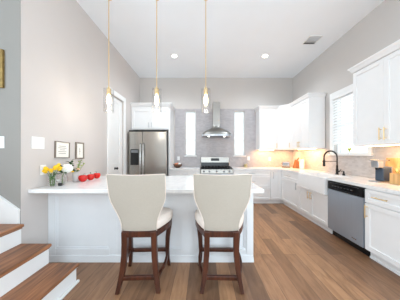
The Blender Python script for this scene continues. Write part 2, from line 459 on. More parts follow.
def window_right():
    r = bpy.data.objects.new('window_3', None); COL.objects.link(r); r['kind'] = 'structure'; r['label'] = 'window with white blind over the farmhouse sink'
    y0, y1, z0, z1 = 2.74, 3.47, 1.30, 2.46
    r.location = (XR, (y0 + y1) / 2, z0)
    T = Matrix.Translation(-r.location)
    c = 0.085
    mb = MB(T)
    for a, b, p, q in ((y0 - c + 0.02, y0, z0 - 0.03, z1 + c), (y1, y1 + c, z0 - 0.03, z1 + c), (y0, y1, z1, z1 + c)):
        mb.box(XR - 0.022, XR, a, b, p, q)
    mb.build('casing', M['trim'], r, bevel=0.004)
    mb = MB(T)
    for a, b, p, q in ((y0, y0 + .03, z0, z1), (y1 - .03, y1, z0, z1), (y0, y1, z1 - .03, z1), (y0, y1, z0, z0 + .03), (y0, y1, 1.86, 1.89)):
        mb.box(XR + 0.06, XR + 0.1, a, b, p, q)
    mb.build('window_frame', M['trim'], r, bevel=0.003)
    MB(T).box(XR + 0.078, XR + 0.082, y0 + .03, y1 - .03, z0 + .03, z1 - .03).build('pane', M['pane'], r)
    MB(T).box(XR - 0.05, XR + 0.06, y0 - 0.085, y1 + c + 0.02, z0 - 0.03, z0 + 0.003).build('window_sill', M['trim'], r, bevel=0.004)
    # blind with slats
    bl = MB(T).box(XR - 0.03, XR + 0.03, y0 + .006, y1 - .006, z1 - 0.06, z1 - 0.002).build('blind_headrail', M['blind'], r, bevel=0.003)
    mb = MB(T); z = z1 - 0.085
    while z > 1.52:
        mb.hexa([(XR - 0.018, y0 + .004, z - 0.026), (XR + 0.014, y0 + .004, z + 0.026), (XR + 0.014, y1 - .004, z + 0.026), (XR - 0.018, y1 - .004, z - 0.026)],
                [(XR - 0.0205, y0 + .004, z - 0.024), (XR + 0.0115, y0 + .004, z + 0.028), (XR + 0.0115, y1 - .004, z + 0.028), (XR - 0.0205, y1 - .004, z - 0.024)])
        z -= 0.056
    mb.build('blind_slats', M['blind'], r)
    MB(T).box(XR - 0.02, XR + 0.022, y0 + .01, y1 - .01, 1.485, 1.505).build('blind_bottom_rail', M['blind'], r, bevel=0.003)
window_right()

# ------------------------------------------------------------------ left door
dr = bpy.data.objects.new('door_1', None); COL.objects.link(dr); dr['kind'] = 'structure'; dr['label'] = 'white panelled door in the left wall'
dr.location = (XL, 3.7, 0)
T = Matrix.Translation(-dr.location)
mb = MB(T)
for a, b, p, q in ((3.31, 3.41, 0, 2.63), (3.99, 4.08, 0, 2.63), (3.41, 3.99, 2.53, 2.63)):
    mb.box(XL, XL + 0.022, a, b, p, q)
mb.build('casing', M['trim'], dr, bevel=0.005)
def shaker(mb, x0, x1, z0, z1, th=0.02, fr=0.057, rec=0.012, y=0.0):
    """framed panel: front face at local y=-th+y, back at y"""
    f = y - th
    mb.box(x0, x0 + fr, f, y, z0, z1); mb.box(x1 - fr, x1, f, y, z0, z1)
    mb.box(x0 + fr, x1 - fr, f, y, z1 - fr, z1); mb.box(x0 + fr, x1 - fr, f, y, z0, z0 + fr)
    # bevelled recess
    a0, a1, c0, c1 = x0 + fr, x1 - fr, z0 + fr, z1 - fr
    e = 0.006
    mb.box(a0, a1, f + rec + 0.001, y, c0, c1)
    return mb
TD = T @ RZ(PI / 2, (XL - 0.03, 3.41, 0))
mb = MB(TD)
shaker(mb, 0.004, 0.576, 0.01, 1.0, th=0.035, fr=0.09, rec=0.012, y=0.035)
shaker(mb, 0.004, 0.576, 1.0, 2.52, th=0.035, fr=0.09, rec=0.012, y=0.035)
mb.build('door_slab', M['trim'], dr, bevel=0.002)
mb = MB(T)
mb.disc_y([(0.026, 0), (0.026, 0.01), (0.01, 0.012), (0.01, 0.035), (0.024, 0.04), (0.028, 0.055), (0.02, 0.068), (0.002, 0.07)], (0, 0, 0))
kn = None
mb2 = MB(T @ Matrix.Translation((XL - 0.03, 3.66, 0.99)) @ Matrix.Rotation(-PI / 2, 4, 'Z'))
mb2.disc_y([(0.026, 0), (0.026, 0.01), (0.01, 0.012), (0.01, 0.035), (0.024, 0.04), (0.028, 0.055), (0.02, 0.068), (0.002, 0.07)], (0, 0, 0))
mb2.build('door_knob', M['mblack'], dr, smooth=True)
mb.bm.free()

# ------------------------------------------------------------------ backsplash tile
mb = wall_holes(Matrix.Translation((0, YB - 0.01, 0)), -0.83, XR - 0.012, CT + 0.002, 2.64, 0.0095,
                [W1, W2, (1.56, XR - 0.012, 1.43, 2.64)])
bsb = tag(mb.build('tile_backsplash', M['tile_b']), 'grey mosaic tile backsplash covering the back wall around the hood', 'backsplash', group=None)
mb = wall_holes(Matrix.Translation((0, 0, 0)) @ RZ(-PI / 2, (XR - 0.011, YB - 0.002, 0)), 0.0, YB - 1.2, CT + 0.002, 1.418, 0.0105,
                [(YB - 0.002 - 3.585, YB - 0.002 - 2.63, 1.268, 1.418)])
tag(mb.build('tile_backsplash', M['tile_r']), 'pale mosaic tile backsplash along the right wall behind the sink', 'backsplash')

# ------------------------------------------------------------------ cabinets
def bar_handle(mb, x, z, L, orient, y=-0.02):
    r = 0.006; off = 0.032
    if orient == 'v':
        mb.tube([(x, y - off, z - L / 2), (x, y - off, z + L / 2)], r, 10)
        for s in (-1, 1): mb.tube([(x, y, z + s * L * 0.36), (x, y - off, z + s * L * 0.36)], r * 0.85, 8)
    else:
        mb.tube([(x - L / 2, y - off, z), (x + L / 2, y - off, z)], r, 10)
        for s in (-1, 1): mb.tube([(x + s * L * 0.36, y, z), (x + s * L * 0.36, y - off, z)], r * 0.85, 8)
    return mb
def cabinet(name, label, loc, rz, w, d, z0, z1, fronts, toe=0.0, crown=None, handle_mat=None, group=None, light=False, corner=False, cat='cabinet'):
    """fronts: (kind, x0, x1, z0, z1, handle or None) ; handle=(x,z,len,orient)"""
    t = thing(name, label, cat, loc, rz, group)
    hm = handle_mat or M['brass']
    mb = MB().box(0, w, 0.0, d, z0, z1)
    body = mb.build('body', M['cab'], t, bevel=0.0015)
    if toe > 0:
        MB().box(0, w, 0.055, d, 0.0, z0).build('toe_kick', M['cab'], t)
        MB().box(0, w, 0.043, 0.055, 0.0, 0.022).build('shoe_moulding', M['cab'], t)
    if corner: MB().box(w, w + 0.10, 0.055, 0.1, 0, z0).box(w + 0.075, w + 0.10, -0.02, 0.055, 0, z0).box(w, w + 0.022, -0.0215, 0.03, z0, z1).build('corner_filler', M['cab'], t)
    for k, x0, x1, a, b, h in fronts:
        mb = MB(); shaker(mb, x0, x1, a, b, fr=0.045 if (b - a) < 0.25 else 0.057)
        f = mb.build(k, M['cab'], t, bevel=0.0015)
        if h:
            hb = MB(); bar_handle(hb, h[0], h[1], h[2], h[3]); hb.build('handle', hm, f, smooth='auto')
    if crown:
        el, er, zt = crown   # expand left, right, top height
        e = 0.055; f = -0.02
        mb = MB()
        def rect(q, z): return [(-q * el, f - q, z), (w + q * er, f - q, z), (w + q * er, d, z), (-q * el, d, z)]
        seq = [(0.004, z1), (0.012, z1 + 0.01), (0.016, z1 + 0.02), (0.03, zt - 0.03), (0.042, zt - 0.018), (0.045, zt - 0.016), (0.045, zt)]
        mb.loft([rect(q, z) for q, z in seq])
        mb.build('crown_moulding', M['cab'], t)
    if light:
        MB().box(0.04, w - 0.04, d * 0.4, d * 0.4 + 0.03, z0 - 0.012, z0).build('light_strip', M['led'], t)
    return t
def warm(loc, sx, sy, p, rz=0):
    area('under_cabinet_lamp', loc, (0, 0, rz), sx, sy, p, (1.0, 0.52, 0.22))

g = 0.003
ZU0, ZU1, ZCR = 1.42, 2.54, 2.62
# fridge surround with top cabinet
YF = 4.43
t = thing('fridge_surround_cabinet', 'tall white surround with two doors above the stainless fridge', 'cabinet', (XL + 0.002, YF, 0), 0)
ws = -0.86 - XL - 0.002
mb = MB().box(0, 0.02, 0, 0.6, 0, 1.93).box(ws - 0.04, ws, 0, 0.6, 0, 1.93)
mb.build('side_panel', M['cab'], t, bevel=0.002)
MB().box(0, ws, 0, 0.6, 1.93, ZU1).build('body', M['cab'], t, bevel=0.002)
for k in (0, 1):
    x0 = 0.03 + k * (ws - 0.06) / 2 + g / 2; x1 = 0.03 + (k + 1) * (ws - 0.06) / 2 - g / 2
    mb = MB(); shaker(mb, x0, x1, 1.95, 2.47); f = mb.build('door', M['cab'], t, bevel=0.0015)
    hx = x1 - 0.035 if k == 0 else x0 + 0.035
    bar_handle(MB_ := MB(), hx, 2.05, 0.13, 'v').build('handle', M['steel'], f, smooth='auto')
mb = MB()
seq = [(0.004, ZU1), (0.012, ZU1 + 0.01), (0.016, ZU1 + 0.02), (0.03, ZCR - 0.03), (0.042, ZCR - 0.018), (0.045, ZCR - 0.016), (0.045, ZCR)]
mb.loft([[(0, -0.02 - q, z), (ws + q, -0.02 - q, z), (ws + q, 0.6, z), (0, 0.6, z)] for q, z in seq])
mb.build('crown_moulding', M['cab'], t)

# base cabinets, back run
BZ0, BZ1 = 0.10, 0.878
def base_back(x0, x1, label, fronts, **kw):
    return cabinet('base_cabinet', label, (x0, YF, 0), 0, x1 - x0, 0.6, BZ0, BZ1, fronts, toe=1, **kw)
w = 0.775
base_back(-0.855, -0.08, 'white base cabinet with drawer between fridge and range',
          [('drawer', g, w - g, 0.70, 0.865, (w / 2, 0.785, 0.16, 'h')), ('door', g, w / 2 - g / 2, 0.115, 0.69, (w / 2 - 0.04, 0.6, 0.14, 'v')), ('door', w / 2 + g / 2, w - g, 0.115, 0.69, (w / 2 + 0.04, 0.6, 0.14, 'v'))], handle_mat=M['steel'])
w = 0.965
base_back(0.785, 1.75, 'white base cabinet with wide stacked drawers right of the range',
          [('drawer', g, w - g, 0.73, 0.865, (w / 2, 0.80, 0.16, 'h')), ('drawer', g, w - g, 0.435, 0.72, (w / 2, 0.6, 0.16, 'h')), ('drawer', g, w - g, 0.115, 0.425, (w / 2, 0.3, 0.16, 'h'))], handle_mat=M['steel'])
w = 0.278
base_back(1.752, 2.03, 'narrow white one-door base cabinet at the back corner',
          [('door', g, w - g, 0.115, 0.865, (0.06, 0.75, 0.17, 'v'))], handle_mat=M['steel'], corner=True)
# right run: local x runs toward camera
XF = 2.05
def base_right(y0, y1, label, fronts, **kw):   # y0 far, y1 near
    return cabinet('base_cabinet', label, (XF, y0, 0), -PI / 2, y0 - y1, 0.6, kw.pop('z0', BZ0), kw.pop('z1', BZ1), fronts, toe=1, **kw)
w = 4.408 - 3.622
base_right(4.408, 3.622, 'white drawer-over-door base cabinet between corner and sink',
           [('drawer', g, w - g, 0.70, 0.865, (w / 2, 0.785, 0.16, 'h')), ('door', g, w - g, 0.115, 0.69, (w - 0.05, 0.6, 0.15, 'v'))], handle_mat=M['steel'])
w = 3.62 - 2.765
base_right(3.62, 2.765, 'white two-door base cabinet under the farmhouse sink',
           [('door', g, 0.40, 0.115, 0.61, (0.36, 0.52, 0.14, 'v')), ('door', 0.403, w - g, 0.115, 0.61, (0.443, 0.52, 0.14, 'v'))], z1=0.62)
w = 2.135 - 1.55
base_right(2.135, 1.55, 'white base cabinet with brass handles right of the dishwasher',
           [('drawer', g, w - g, 0.70, 0.865, (0.20, 0.785, 0.17, 'h')), ('door', g, w - g, 0.115, 0.69, (0.035, 0.59, 0.16, 'v'))])
w = 1.548 - 1.0
base_right(1.548, 1.0, 'white base cabinet at the near end of the right run',
           [('drawer', g, w - g, 0.70, 0.865, (w / 2, 0.785, 0.16, 'h')), ('door', g, w - g, 0.115, 0.69, (w - 0.04, 0.59, 0.16, 'v'))])

# wall cabinets
YU = YB - 0.345; XU = XR - 0.345
DU = 0.333
w = 2.058 - 1.56
cabinet('wall_cabinet', 'white one-door wall cabinet right of the narrow window', (1.56, YU, 0), 0, w, DU, ZU0, ZU1,
        [('door', g, w - g, ZU0 + .005, ZU1 - .01, (w - 0.035, 1.53, 0.12, 'v'))], crown=(1, 0, ZCR), light=True, handle_mat=M['brass'])
# diagonal corner
cx, cy = 2.06, YU
fx, fy = XU, YU - (XU - 2.06)
L = math.hypot(fx - cx, fy - cy)
t = thing('corner_wall_cabinet', 'white diagonal corner wall cabinet over the knife block', 'cabinet', (cx, cy, 0), -PI / 4)
Ti = (Matrix.Translation((cx, cy, 0)) @ Matrix.Rotation(-PI / 4, 4, 'Z')).inverted()
poly = [(cx, cy), (fx, fy), (XR - .012, fy), (XR - .012, YB - .012), (cx, YB - .012)]
MB(Ti).prism(poly, ZU0, ZU1).build('body', M['cab'], t, bevel=0.0015)
mb = MB(); shaker(mb, 0.01, L - 0.01, ZU0 + .005, ZU1 - .01); f = mb.build('door', M['cab'], t, bevel=0.0015)
bar_handle(MB_ := MB(), L - 0.05, 1.53, 0.12, 'v').build('handle', M['brass'], f, smooth='auto')
mb = MB(Ti)
def cpoly(q, z):
    k = q * math.tan(PI / 8); s = 0.02 + q; 
    a = s * math.tan(PI / 8)
    return [(cx + 0.0, cy - s, z), (cx + a, cy - s, z), (fx - s, fy + a, z), (fx - s, fy, z), (XR - .012, fy, z), (XR - .012, YB - .012, z), (cx, YB - .012, z)]
mb.loft([cpoly(q, z) for q, z in seq]); mb.build('crown_moulding', M['cab'], t)
w = fy - 3.70
cabinet('wall_cabinet', 'white two-door wall cabinet left of the sink window', (XU, fy - .001, 0), -PI / 2, w, DU, ZU0, ZU1,
        [('door', g, w / 2 - g / 2, ZU0 + .005, ZU1 - .01, (w / 2 - 0.035, 1.53, 0.13, 'v')), ('door', w / 2 + g / 2, w - g, ZU0 + .005, ZU1 - .01, (w / 2 + 0.035, 1.53, 0.13, 'v'))],
        crown=(0, 1, ZCR), light=True)
w = 2.615 - 1.72
cabinet('wall_cabinet', 'white two-door wall cabinet over the coffee machine', (XU, 2.615, 0), -PI / 2, w, DU, ZU0, ZU1,
        [('door', g, w / 2 - g / 2, ZU0 + .005, ZU1 - .01, (w / 2 - 0.03, 1.56, 0.16, 'v')), ('door', w / 2 + g / 2, w - g, ZU0 + .005, ZU1 - .01, (w / 2 + 0.03, 1.56, 0.16, 'v'))],
        crown=(1, 0, ZCR), light=True)
warm((1.81, YB - 0.15, ZU0 - 0.02), 0.4, 0.05, 2.6)
warm((2.40, YB - 0.28, ZU0 - 0.02), 0.3, 0.05, 2.8, -PI / 4)
warm((XR - 0.15, 4.05, ZU0 - 0.02), 0.05, 0.5, 2.8)
warm((XR - 0.15, 2.02, ZU0 - 0.02), 0.05, 0.5, 2.6)

# ------------------------------------------------------------------ worktops
tag(MB().box(-0.858, -0.078, YF - 0.03, YB - 0.012, 0.88, CT).build('countertop', M['quartz'], bevel=0.003), 'short white quartz countertop between fridge and range', 'countertop')
SY0, SY1 = 2.77, 3.575      # sink cut-out
XW = XR - 0.013
mb = MB().box(0.785, XW, YF - 0.03, YB - 0.012, 0.88, CT).box(2.02, XW, SY1, YF - 0.03, 0.88, CT).box(2.43, XW, SY0, SY1, 0.88, CT).box(2.02, XW, 1.0, SY0, 0.88, CT)
tag(mb.build('countertop', M['quartz']), 'white quartz countertop turning the corner around the sink', 'countertop')
tag(MB().box(XL + 0.002, 0.655, 1.815, 2.95, 0.88, CT).build('countertop', M['quartz'], bevel=0.004), 'large white quartz countertop on the peninsula with the stools', 'countertop')

# ------------------------------------------------------------------ farmhouse sink
t = thing('farmhouse_sink', 'white apron-front ceramic sink under the window', 'sink', (2.2, 3.17, 0.62))
T = Matrix.Translation((-2.2, -3.17, -0.62))
mb = MB(T)
x0, x1, y0, y1, z0, z1 = 1.985, 2.425, 2.774, 3.571, 0.625, 0.908
tk = 0.025
mb.box(x0, x1, y0, y1, z0, z0 + 0.03)
mb.box(x0, x0 + tk, y0, y1, z0 + .03, z1); mb.box(x1 - tk, x1, y0, y1, z0 + .03, z1)
mb.box(x0 + tk, x1 - tk, y0, y0 + tk, z0 + .03, z1); mb.box(x0 + tk, x1 - tk, y1 - tk, y1, z0 + .03, z1)
mb.build('basin', M['china'], t, bevel=0.006)
MB(T).lathe([(0.045, 0), (0.045, 0.004), (0.03, 0.005)], (2.2, 3.17, 0.656)).build('drain', M['chrome'], t)

# ------------------------------------------------------------------ faucet
t = thing('kitchen_faucet', 'matt black pull-down spring faucet on the counter behind the sink', 'faucet', (2.5, 3.17, CT))
MB().lathe([(0.030, 0), (0.030, 0.012), (0.022, 0.016), (0.022, 0.10), (0.017, 0.105), (0.017, 0.17)], n=18).build('base', M['mblack'], t, smooth='auto')
pts = [(0, 0, 0.16), (0, 0, 0.30)]
R_ = 0.122
for k in range(0, 13):
    a = PI * k / 12
    pts.append((-R_ + R_ * math.cos(a), 0, 0.315 + R_ * math.sin(a)))
pts.append((-2 * R_, 0, 0.27)); 
MB().tube(pts, 0.009, 10).build('spout', M['mblack'], t, smooth=True)
# spring coil
P = [Vector(p) for p in pts]
cum = [0]
for a, b in zip(P, P[1:]): cum.append(cum[-1] + (b - a).length)
def at(s):
    for i in range(len(P) - 1):
        if s <= cum[i + 1]:
            f = (s - cum[i]) / (cum[i + 1] - cum[i]); return P[i].lerp(P[i + 1], f), (P[i + 1] - P[i]).normalized()
    return P[-1], (P[-1] - P[-2]).normalized()
coil = []; N = 420; turns = 42
for k in range(N + 1):
    p, d = at(cum[-1] * k / N); a = 2 * PI * turns * k / N
    u = Vector((0, 1, 0)); v_ = d.cross(u)
    coil.append(p + (u * math.cos(a) + v_ * math.sin(a)) * 0.0135)
MB().tube(coil, 0.0025, 5).build('spring', M['mblack'], t, smooth=True)
MB().lathe([(0.012, 0.27), (0.018, 0.262), (0.02, 0.20), (0.023, 0.16), (0.021, 0.15)], (-2 * R_, 0, 0), n=16).build('spray_head', M['mblack'], t, smooth='auto')
MB().tube([(0, 0, 0.245), (-2 * R_ + 0.01, 0, 0.245)], 0.006, 8).lathe([(0.026, 0.235), (0.026, 0.255)], (-2 * R_, 0, 0), n=16).build('holder_arm', M['mblack'], t, smooth='auto')
MB().tube([(0, -0.02, 0.06), (0, -0.05, 0.06)], 0.013, 10).tube([(0, -0.048, 0.06), (0.02, -0.07, 0.10)], [0.008, 0.006], 8).build('lever', M['mblack'], t, smooth='auto')
t = thing('soap_dispenser', 'small black dispenser beside the faucet', 'soap dispenser', (2.50, 3.02, CT))
MB().lathe([(0.022, 0), (0.022, 0.03), (0.012, 0.035), (0.012, 0.075)], n=14).build('base', M['mblack'], t, smooth='auto')
MB().tube([(0, 0, 0.07), (-0.02, 0, 0.078), (-0.055, 0, 0.072)], 0.006, 8).build('nozzle', M['mblack'], t, smooth=True)

# ------------------------------------------------------------------ dishwasher
t = thing('dishwasher', 'stainless dishwasher with black control panel under the right counter', 'dishwasher', (XF, 2.758, 0), -PI / 2)
w = 2.758 - 2.142
MB().box(0.004, w - 0.004, 0.0, 0.57, 0.1, 0.87).build('body', M['slot'], t)
# bowed steel door
mb = MB()
ring = []
N = 10
for zz, bow in ((0.115, 0.0), (0.16, 0.004), (0.45, 0.010), (0.72, 0.006), (0.742, 0.0)):
    r = []
    for k in range(N + 1):
        s = k / N
        r.append((0.006 + (w - 0.012) * s, -0.03 - bow * math.sin(PI * s), zz))
    r += [(w - 0.006, 0, zz), (0.006, 0, zz)]
    ring.append(r)
mb.loft(ring); mb.build('door', M['steel4'], t, smooth='auto')
f = MB().box(0.006, w - 0.006, -0.034, 0, 0.748, 0.868).build('control_panel', M['black'], t, bevel=0.006)
mb = MB()
for k in range(7): mb.box(0.10 + k * 0.055, 0.13 + k * 0.055, -0.0352, -0.033, 0.80, 0.812)
mb.box(0.05, 0.56, -0.0352, -0.033, 0.852, 0.857)
mb.build('button_row', M['steel2'], f)
f = MB().box(0.16, w - 0.16, -0.048, -0.034, 0.752, 0.772).build('handle', M['mblack'], t, bevel=0.004)
MB().box(0.006, w - 0.006, 0.05, 0.06, 0.003, 0.1).build('toe_kick', M['mblack'], t)
MB().box(w / 2 - 0.035 + 0.18, w / 2 + 0.035 + 0.18, -0.0365, -0.0325, 0.165, 0.178).build('badge', M['chrome'], t)

# ------------------------------------------------------------------ range
t = thing('gas_range', 'stainless gas range with black cooktop below the hood', 'range', (0.354, 4.39, 0))
hw = 0.416
MB().box(-hw, hw, 0.02, 0.63, 0.04, 0.905).build('body', M['steel2'], t, bevel=0.003)
MB().box(-hw, hw, -0.01, 0.565, 0.905, 0.925).build('cooktop', M['black'], t, bevel=0.004)
for gx in (-0.27, 0.0, 0.27):
    mb = MB()
    gw = 0.125
    for yy in (0.05, 0.28, 0.51): mb.box(gx - gw, gx + gw, yy, yy + 0.014, 0.945, 0.962)
    for xx in (-gw, -0.045, 0.032, gw - 0.013): mb.box(gx + xx, gx + xx + 0.013, 0.05, 0.524, 0.945, 0.962)
    for xx in (-gw, gw - 0.013):
        for yy in (0.05, 0.51): mb.box(gx + xx, gx + xx + 0.013, yy, yy + 0.014, 0.925, 0.946)
    mb.build('grate', M['iron'], t, bevel=0.002)
for gx, gy in ((-0.27, 0.15), (-0.27, 0.42), (0.0, 0.28), (0.27, 0.15), (0.27, 0.42)):
    MB().lathe([(0.05, 0.925), (0.048, 0.935), (0.035, 0.937), (0.033, 0.943), (0.02, 0.944)], (gx, gy, 0), n=18).build('burner', M['iron'], t, smooth='auto')
f = MB().hexa([(-hw, -0.03, 0.80), (hw, -0.03, 0.80), (hw, 0.02, 0.80), (-hw, 0.02, 0.80)], [(-hw, -0.012, 0.904), (hw, -0.012, 0.904), (hw, 0.02, 0.904), (-hw, 0.02, 0.904)]).build('front_panel', M['steel3'], t, bevel=0.003)
for kx in (-0.33, -0.19, 0.0, 0.19, 0.33):
    MB().disc_y([(0.024, 0.0), (0.026, -0.012), (0.022, -0.02), (0.02, -0.042), (0.004, -0.044)], (kx, -0.018, 0.853)).build('knob', M['steel2'], f, smooth='auto')
f = MB().box(-hw, hw, -0.02, 0.02, 0.23, 0.79).build('oven_door', M['steel'], t, bevel=0.004)
MB().box(-0.27, 0.27, -0.023, -0.018, 0.34, 0.64).build('oven_window', M['black'], f)
MB().tube([(-0.36, -0.07, 0.73), (0.36, -0.07, 0.73)], 0.011, 12).tube([(-0.33, -0.02, 0.73), (-0.33, -0.07, 0.73)], 0.008, 8).tube([(0.33, -0.02, 0.73), (0.33, -0.07, 0.73)], 0.008, 8).build('handle', M['steel'], f, smooth='auto')
MB().box(-hw, hw, -0.015, 0.02, 0.05, 0.22).build('storage_drawer', M['steel'], t, bevel=0.004)
f = MB().hexa([(-hw, 0.57, 0.925), (hw, 0.57, 0.925), (hw, 0.63, 0.925), (-hw, 0.63, 0.925)], [(-hw, 0.60, 1.215), (hw, 0.60, 1.215), (hw, 0.635, 1.215), (-hw, 0.635, 1.215)]).build('backguard', M['steel3'], t, bevel=0.008)
MB().hexa([(-0.12, 0.583, 1.10), (0.12, 0.583, 1.10), (0.12, 0.60, 1.10), (-0.12, 0.60, 1.10)], [(-0.12, 0.592, 1.175), (0.12, 0.592, 1.175), (0.12, 0.60, 1.175), (-0.12, 0.60, 1.175)]).build('display', M['black'], f)
MB().hexa([(-hw + .01, 0.566, 0.93), (hw - .01, 0.566, 0.93), (hw - .01, 0.58, 0.93), (-hw + .01, 0.58, 0.93)], [(-hw + .01, 0.577, 1.055), (hw - .01, 0.577, 1.055), (hw - .01, 0.592, 1.055), (-hw + .01, 0.592, 1.055)]).build('lower_panel', M['black'], f)
for xx in (-0.38, 0.34):
    for yy in (0.05, 0.56): MB().box(xx, xx + 0.04, yy, yy + 0.04, 0, 0.045).build('foot', M['mblack'], t)

# ------------------------------------------------------------------ range hood
t = thing('range_hood', 'stainless chimney range hood on the tiled back wall', 'range hood', (0.38, YB - 0.012, 1.79))
D = 0.47; HW = 0.40
mb = MB()
mb.box(-0.1, 0.1, -0.25, 0, 0.30, 0.98)
mb.build('chimney', M['steel3'], t, bevel=0.003)
mb = MB()
# flared canopy with domed front
rings = []
for z, k in ((0.05, 1.0), (0.08, 0.975), (0.115, 0.89), (0.15, 0.77), (0.185, 0.62), (0.22, 0.46), (0.26, 0.32), (0.31, 0.285)):
    r = []
    hwk = 0.115 + (HW - 0.115) * (k - 0.30) / 0.70; dk = 0.27 + (D - 0.27) * (k - 0.30) / 0.70
    r += [(-hwk, 0, z), (-hwk, -dk * 0.8, z)]
    for s in range(0, 9):
        a = PI - PI * s / 8
        r.append((hwk * math.cos(a) * (0.97), -dk * 0.8 - dk * 0.2 * math.sin(a), z))
    r += [(hwk, -dk * 0.8, z), (hwk, 0, z)]
    rings.append(r)
mb.loft(rings); mb.build('canopy', M['hoodsteel'], t, smooth='auto')
r = rings[0]
mb = MB(); mb.loft([[(x, y, 0.0) for x, y, z in r], [(x, y, 0.05) for x, y, z in r]]); f = mb.build('rim', M['steel'], t, bevel=0.002)
for kx in (-0.08, -0.04, 0, 0.04, 0.08):
    MB().disc_y([(0.009, 0), (0.009, -0.006), (0.003, -0.007)], (kx, -D + 0.001, 0.025), 12).build('button', M['black'], f)
for kx in (-0.22, 0.22):
    MB().lathe([(0.03, -0.004), (0.03, 0.001)], (kx, -0.25, 0), n=16).build('hood_lamp', M['down'], t)
MB().box(-0.3, 0.3, -0.38, -0.08, -0.003, 0.001).build('filter', M['steel2'], t)

# ------------------------------------------------------------------ fridge
t = thing('refrigerator', 'stainless side-by-side refrigerator with dispenser in white surround', 'refrigerator', (-1.368, 4.17, 0))
hw = 0.47
MB().box(-hw + .01, hw - .01, 0.065, 0.83, 0.02, 1.83).build('body', M['slot'], t, bevel=0.003)
split = -1.368 + hw
xs = -0.12
def fdoor(x0, x1, m=M['steel3']):
    mb = MB(); r = []
    for z in (0.09, 1.85):
        q = []
        for k in range(9):
            s = k / 8; q.append((x0 + (x1 - x0) * s, -0.006 * math.sin(PI * s), z))
        q += [(x1, 0.06, z), (x0, 0.06, z)]
        r.append(q)
    return mb.loft(r).build('door', m, t, bevel=0.006, smooth='auto')
f1 = fdoor(-hw, xs - 0.003); f2 = fdoor(xs + 0.003, hw)
for f, x in ((f1, xs - 0.035), (f2, xs + 0.035)):
    MB().tube([(x, -0.005, 0.62), (x, -0.05, 0.66), (x, -0.055, 1.0), (x, -0.055, 1.25), (x, -0.05, 1.52), (x, -0.005, 1.56)], 0.014, 10).build('handle', M['chrome'], f, smooth=True)
MB().box(-hw + 0.06, -hw + 0.265, -0.012, 0.0, 1.03, 1.42).build('water_dispenser', M['black'], f1, bevel=0.006)
MB().box(-hw + 0.08, -hw + 0.245, -0.0145, -0.011, 1.33, 1.40).build('dispenser_display', M['steel2'], f1)
MB().box(-hw + .01, hw - .01, 0.03, 0.07, 0.02, 0.085).build('grille', M['mblack'], t)
MB().box(-hw + .01, hw - .01, 0.03, 0.3, 1.855, 1.885).build('hinge_cover', M['mblack'], t)

# ------------------------------------------------------------------ peninsula body
t = thing('kitchen_peninsula', 'white panelled peninsula base behind the two stools', 'kitchen island', (XL + 0.002, 2.05, 0))
w = 0.60 - XL - 0.002
MB().box(0, w, 0.02, 0.86, 0.0, 0.878).build('body', M['islandp'], t)
st = [0.0, 0.83, 1.70, w]
for k in range(3):
    mb = MB(); x0, x1 = st[k], st[k + 1]
    fr = 0.09
    mb.box(x0, x0 + fr, 0, 0.02, 0.075, 0.878); mb.box(x1 - fr, x1, 0, 0.02, 0.075, 0.878)
    mb.box(x0 + fr, x1 - fr, 0, 0.02, 0.80, 0.878); mb.box(x0 + fr, x1 - fr, 0, 0.02, 0.075, 0.155)
    # inner moulding
    a0, a1, c0, c1 = x0 + fr, x1 - fr, 0.155, 0.80; m_ = 0.018
    mb.box(a0, a0 + m_, 0.008, 0.02, c0, c1); mb.box(a1 - m_, a1, 0.008, 0.02, c0, c1)
    mb.box(a0 + m_, a1 - m_, 0.008, 0.02, c0, c0 + m_); mb.box(a0 + m_, a1 - m_, 0.008, 0.02, c1 - m_, c1)
    mb.box(a0 + m_, a1 - m_, 0.015, 0.02, c0 + m_, c1 - m_)
    mb.build('panel', M['islandp'], t, bevel=0.002)
MB().hexa([(0, -0.014, 0), (w + 0.014, -0.014, 0), (w + 0.014, 0.02, 0), (0, 0.02, 0)], [(0, -0.006, 0.08), (w + 0.006, -0.006, 0.08), (w + 0.006, 0.02, 0.08), (0, 0.02, 0.08)]).box(w, w + 0.014, 0.02, 0.87, 0, 0.08).build('baseboard', M['islandp'], t, bevel=0.003)
mb = MB(RZ(PI / 2, (w, 0.0, 0))); shaker(mb, 0.02, 0.86, 0.10, 0.878, th=0.012, fr=0.08, y=0.0); mb.build('end_panel', M['islandp'], t, bevel=0.002)
MB().box(w - 0.075, w + 0.006, -0.008, 0.06, 0.10, 0.878).build('corner_post', M['islandp'], t, bevel=0.004)

# ------------------------------------------------------------------ stairs
t = thing('staircase', 'staircase with walnut treads and white risers at the left', 'stairs', (-1.25, 1.2, 0))
T = Matrix.Translation((1.25, -1.2, 0))
NX, RUN, RISE = -1.25, 0.278, 0.198
y0, y1 = 0.62, 1.722
for k in range(6):
    nx = NX - RUN * k; zt = 0.198 + RISE * k
    zb = 0 if k == 0 else 0.198 + RISE * (k - 1)
    MB(T).box(nx - RUN - 0.045, nx, y0, y1, zt - 0.03, zt).build('tread', M['tread'], t, bevel=0.008, seg=3)
    MB(T).box(nx - RUN - 0.02, nx - 0.03, y0 + 0.01, y1 - 0.005, zb + 0.0005, zt - 0.03).build('riser', M['trim'], t)
    MB(T).box(nx - 0.03, nx - 0.018, y0 + 0.01, y1 - 0.005, zt - 0.045, zt - 0.03).build('cove_moulding', M['tread'] if k else M['trim'], t)
MB(T).box(NX - 0.03, NX - 0.005, y0 + 0.01, y1 + 0.01, 0.0, 0.025).build('shoe_moulding', M['trim'], t, bevel=0.006)
